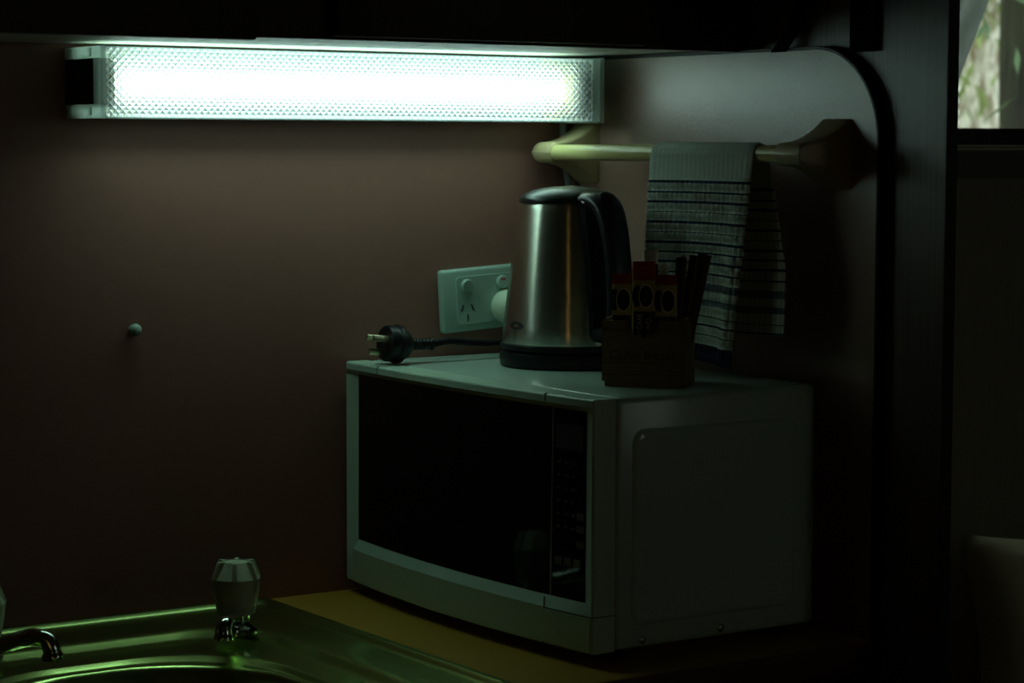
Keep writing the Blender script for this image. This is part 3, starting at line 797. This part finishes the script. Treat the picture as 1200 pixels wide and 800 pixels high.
# ------------------------------------------------------------------ straps hanging on the partition
def strap(label, pts, wd0, wd1, yaw=0):
    top = pts[0]
    o = thing('strap', label, 'strap', (top[0], top[1], top[2]), (0, 0, 0), 'black straps hanging on the partition')
    P_ = smooth_path([Vector(p) - Vector(top) for p in pts], 6); n = len(P_); rings = []
    for i, p in enumerate(P_):
        w_ = (wd0 + (wd1 - wd0)*i/(n - 1))/2
        t = (P_[min(i + 1, n - 1)] - P_[max(i - 1, 0)]).normalized()
        side = Vector((0, -1, 0)); nn = Vector((1, 0, 0))
        rings.append([p - side*w_ - nn*.0010, p + side*w_ - nn*.0010, p + side*w_ + nn*.0010, p - side*w_ + nn*.0010])
    link('webbing', loft_me('webbing', rings, True, True, True, 40), 'strap', o)
    a = link('stitching', loft_me('stitching', [[q_ + Vector((0, 0, .001)) for q_ in r_] for r_ in rings[-3:-1]], True, True, True, 40), 'strap', o)
    h_ = box('hook', -.006, XB - top[0] + .001, -.010, .010, -.004, .010, 'strap', o, .002)
    return o
strap('straight black strap hanging flat against the wooden partition', [(-.216, -.492, .90), (-.2165, -.492, .80), (-.217, -.4915, .70), (-.217, -.491, .64), (-.2175, -.4915, .5885)], .037, .038)
strap('curved black strap with slanted end hanging above the pale panel', [(-.218, -.410, .90), (-.219, -.4085, .76), (-.220, -.404, .68), (-.221, -.401, .645), (-.223, -.393, .618), (-.226, -.381, .601), (-.228, -.374, .5915)], .020, .023)

# ------------------------------------------------------------------ curtain, bed, pillow
def curtain_me():
    v = []; f = []; nu, nv = 60, 30
    for j in range(nv + 1):
        t = j/nv; z = 1.03 - t*.58
        xr = .62 - .275*min(1, t/.83)**.85            # slanted free edge, gathered low at the side
        for i in range(nu + 1):
            u = i/nu; x = .115 + (xr - .115)*u
            v.append((x, -.035 + .012*math.sin(u*44)*(1 - .4*t), z))
    for j in range(nv):
        for i in range(nu): f.append((j*(nu + 1) + i, j*(nu + 1) + i + 1, (j + 1)*(nu + 1) + i + 1, (j + 1)*(nu + 1) + i))
    me = bpy.data.meshes.new('curtain'); me.from_pydata(v, [], f); me.update(); return smooth(me)
cu_t = thing('curtain', 'sheer grey curtain gathered to the left of the window', 'curtain', (0, 0, 0))
link('cloth', curtain_me(), 'curtain', cu_t)
bm = bmesh.new()
link('curtain_rod', tube_me('curtain_rod', [(.05, -.035, 1.035), (1.65, -.035, 1.035)], .006, 12), 'alu', cu_t)
bed = thing('bed', 'dark bed beyond the wooden partition under the window', 'bed', (.9, -.5, FZ))
box('base', -1.07, 1.2, -.49, .48, .001, .40, 'cabinet', bed, .004)
box('mattress', -1.07, 1.2, -.49, .48, .402, .575, 'mattress', bed, .03, 3)
def pillow_me(wd, ht, th):
    n = 22; v = []; f = []
    for sgn in (1, -1):
        for i in range(n + 1):
            for j in range(n + 1):
                u = i/n*2 - 1; w_ = j/n*2 - 1
                k = (max(0, 1 - u**4)*max(0, 1 - w_**4))**.45
                pin = 1 - .10*(1 - abs(u)**2)*abs(w_)**2
                pinx = 1 - .17*(1 - abs(w_)**1.6)*abs(u)**2
                v.append((u*wd/2*pinx, sgn*th/2*k, w_*ht/2*pin))
    m_ = (n + 1)**2
    for s_ in range(2):
        for i in range(n):
            for j in range(n):
                a = s_*m_ + i*(n + 1) + j; f.append((a, a + 1, a + n + 2, a + n + 1))
    me = pyd('pillow', v, f)
    bm = bmesh.new(); bm.from_mesh(me); bmesh.ops.remove_doubles(bm, verts=bm.verts, dist=.0004); bmesh.ops.recalc_face_normals(bm, faces=bm.faces); bm.to_mesh(me); bm.free()
    return smooth(me)
pw = link('pillow', pillow_me(.50, .31, .13), 'pillow')
pw.location = (.484, -.215, -.149); pw.rotation_euler = (math.radians(-10), math.radians(3), math.radians(-4))
tag(pw, 'olive grey pillow propped up on the bed beyond the partition', 'pillow')

# ------------------------------------------------------------------ outdoors
struct(box('ground', -6, 22, .3, 24, -1.6, -1.5, 'grass'))
def tree(label, x, y, r, lean, h, bark, leafm, nleaf, spread, zc, seed):
    rnd = random.Random(seed)
    t = thing('tree', label, 'tree', (x, y, -1.5), (0, 0, 0), 'trees outside the window')
    pts = [(lean*k*k/36 + .03*math.sin(k*1.3 + seed), .03*math.cos(k*1.7 + seed), h*k/8) for k in range(9)]
    P_ = smooth_path(pts, 5); rings = []
    for i, (p, tt, a, b) in enumerate(frames(P_)):
        rr = r*(1 - .45*i/len(P_))
        rings.append([p + (a*math.cos(2*PI*j/22) + b*math.sin(2*PI*j/22))*rr*(1 + .07*math.sin(3*2*PI*j/22 + i*.35) + .04*math.sin(7*2*PI*j/22 - i*.5)) for j in range(22)])
    link('trunk', loft_me('trunk', rings, True, True, True, 60), bark, t)
    v = []; f = []
    for b_ in range(5):
        z0 = zc + (rnd.random() - .3)*.9; ang = rnd.random()*2*PI; ln = spread*(.6 + rnd.random()*.6)
        bp = [Vector((lean*(z0/h)**2*1.7, 0, z0)) + Vector((math.cos(ang)*ln*q_, math.sin(ang)*ln*q_, .35*ln*q_ - .5*ln*q_*q_)) for q_ in [k/8 for k in range(9)]]
        link('branch', tube_me('branch', bp, [r*.16*(1 - .8*k/8) for k in range(9)], 8), bark, t)
        for _ in range(nleaf//5):
            q_ = rnd.random(); c = bp[min(8, int(q_*8 + .5))] + Vector((rnd.gauss(0, .16), rnd.gauss(0, .16), rnd.gauss(-.1, .18)))
            d = Vector((rnd.gauss(0, .5), rnd.gauss(0, .5), -.8)).normalized()*(.045 + rnd.random()*.06)
            s_ = d.cross(Vector((rnd.gauss(0, 1), rnd.gauss(0, 1), .2))).normalized()*(.006 + .006*rnd.random())
            k = len(v); v += [c, c + d*.45 + s_, c + d, c + d*.45 - s_]; f.append((k, k + 1, k + 2, k + 3))
    me = bpy.data.meshes.new('foliage'); me.from_pydata([tuple(p) for p in v], [], f); me.update()
    fo = link('foliage', me, leafm, t); fo['kind'] = 'stuff'
tree('broad pale barked tree trunk seen through the middle of the window', 3.12, 2.75, .085, .04, 4.5, 'bark', 'leaf', 1100, .55, 2.55, 3)
tree('dark mossy tree trunk close outside the right of the window', 2.015, 1.40, .060, -.02, 4.0, 'barkd', 'leafd', 200, .4, 2.5, 5)
tree('pale slim tree with hanging leaves behind the broad trunk', 4.12, 3.6, .05, .03, 4.6, 'bark', 'leafd', 1600, .7, 2.6, 8)
tree('leafy tree growing far behind the pale trunks', 6.3, 5.4, .16, .2, 5.5, 'barkd', 'leafd', 1600, .9, 2.4, 11)
tree('pale trunk further back on the right', 6.0, 3.9, .12, -.1, 5.0, 'bark', 'leafd', 700, .5, 2.4, 13)
def bush(label, x, y, r, h, n, m_, seed):
    rnd = random.Random(seed); t = thing('bush', label, 'bush', (x, y, -1.5), (0, 0, 0), 'bushes outside the window')
    v = []; f = []
    for _ in range(n):
        a = rnd.random()*2*PI; e = math.acos(rnd.random()*1.6 - .6); rr = .75 + .25*rnd.random()
        c = Vector((r*rr*math.sin(e)*math.cos(a), r*rr*math.sin(e)*math.sin(a), h*.5 + h*.5*rr*math.cos(e)))
        d = Vector((rnd.gauss(0, 1), rnd.gauss(0, 1), rnd.gauss(0, 1))).normalized()*.16; s_ = d.orthogonal().normalized()*.05
        k = len(v); v += [c - d, c + s_, c + d, c - s_]; f.append((k, k + 1, k + 2, k + 3))
    me = bpy.data.meshes.new('foliage'); me.from_pydata([tuple(p) for p in v], [], f); me.update()
    fo = link('foliage', me, m_, t); fo['kind'] = 'stuff'
    for k in range(4):
        a = k*PI/2 + .4
        link('stem', tube_me('stem', [(0, 0, 0), (r*.25*math.cos(a), r*.25*math.sin(a), h*.4), (r*.5*math.cos(a), r*.5*math.sin(a), h*.75)], [.05, .035, .015], 8), 'barkd', t)
bush('green bush behind the trees, seen left through the window', 6.4, 9.0, 1.6, 2.8, 2600, 'leafd', 21)
bush('yellow green bush behind the trees, seen right through the window', 9.6, 7.2, 1.6, 3.0, 2600, 'leaf', 22)
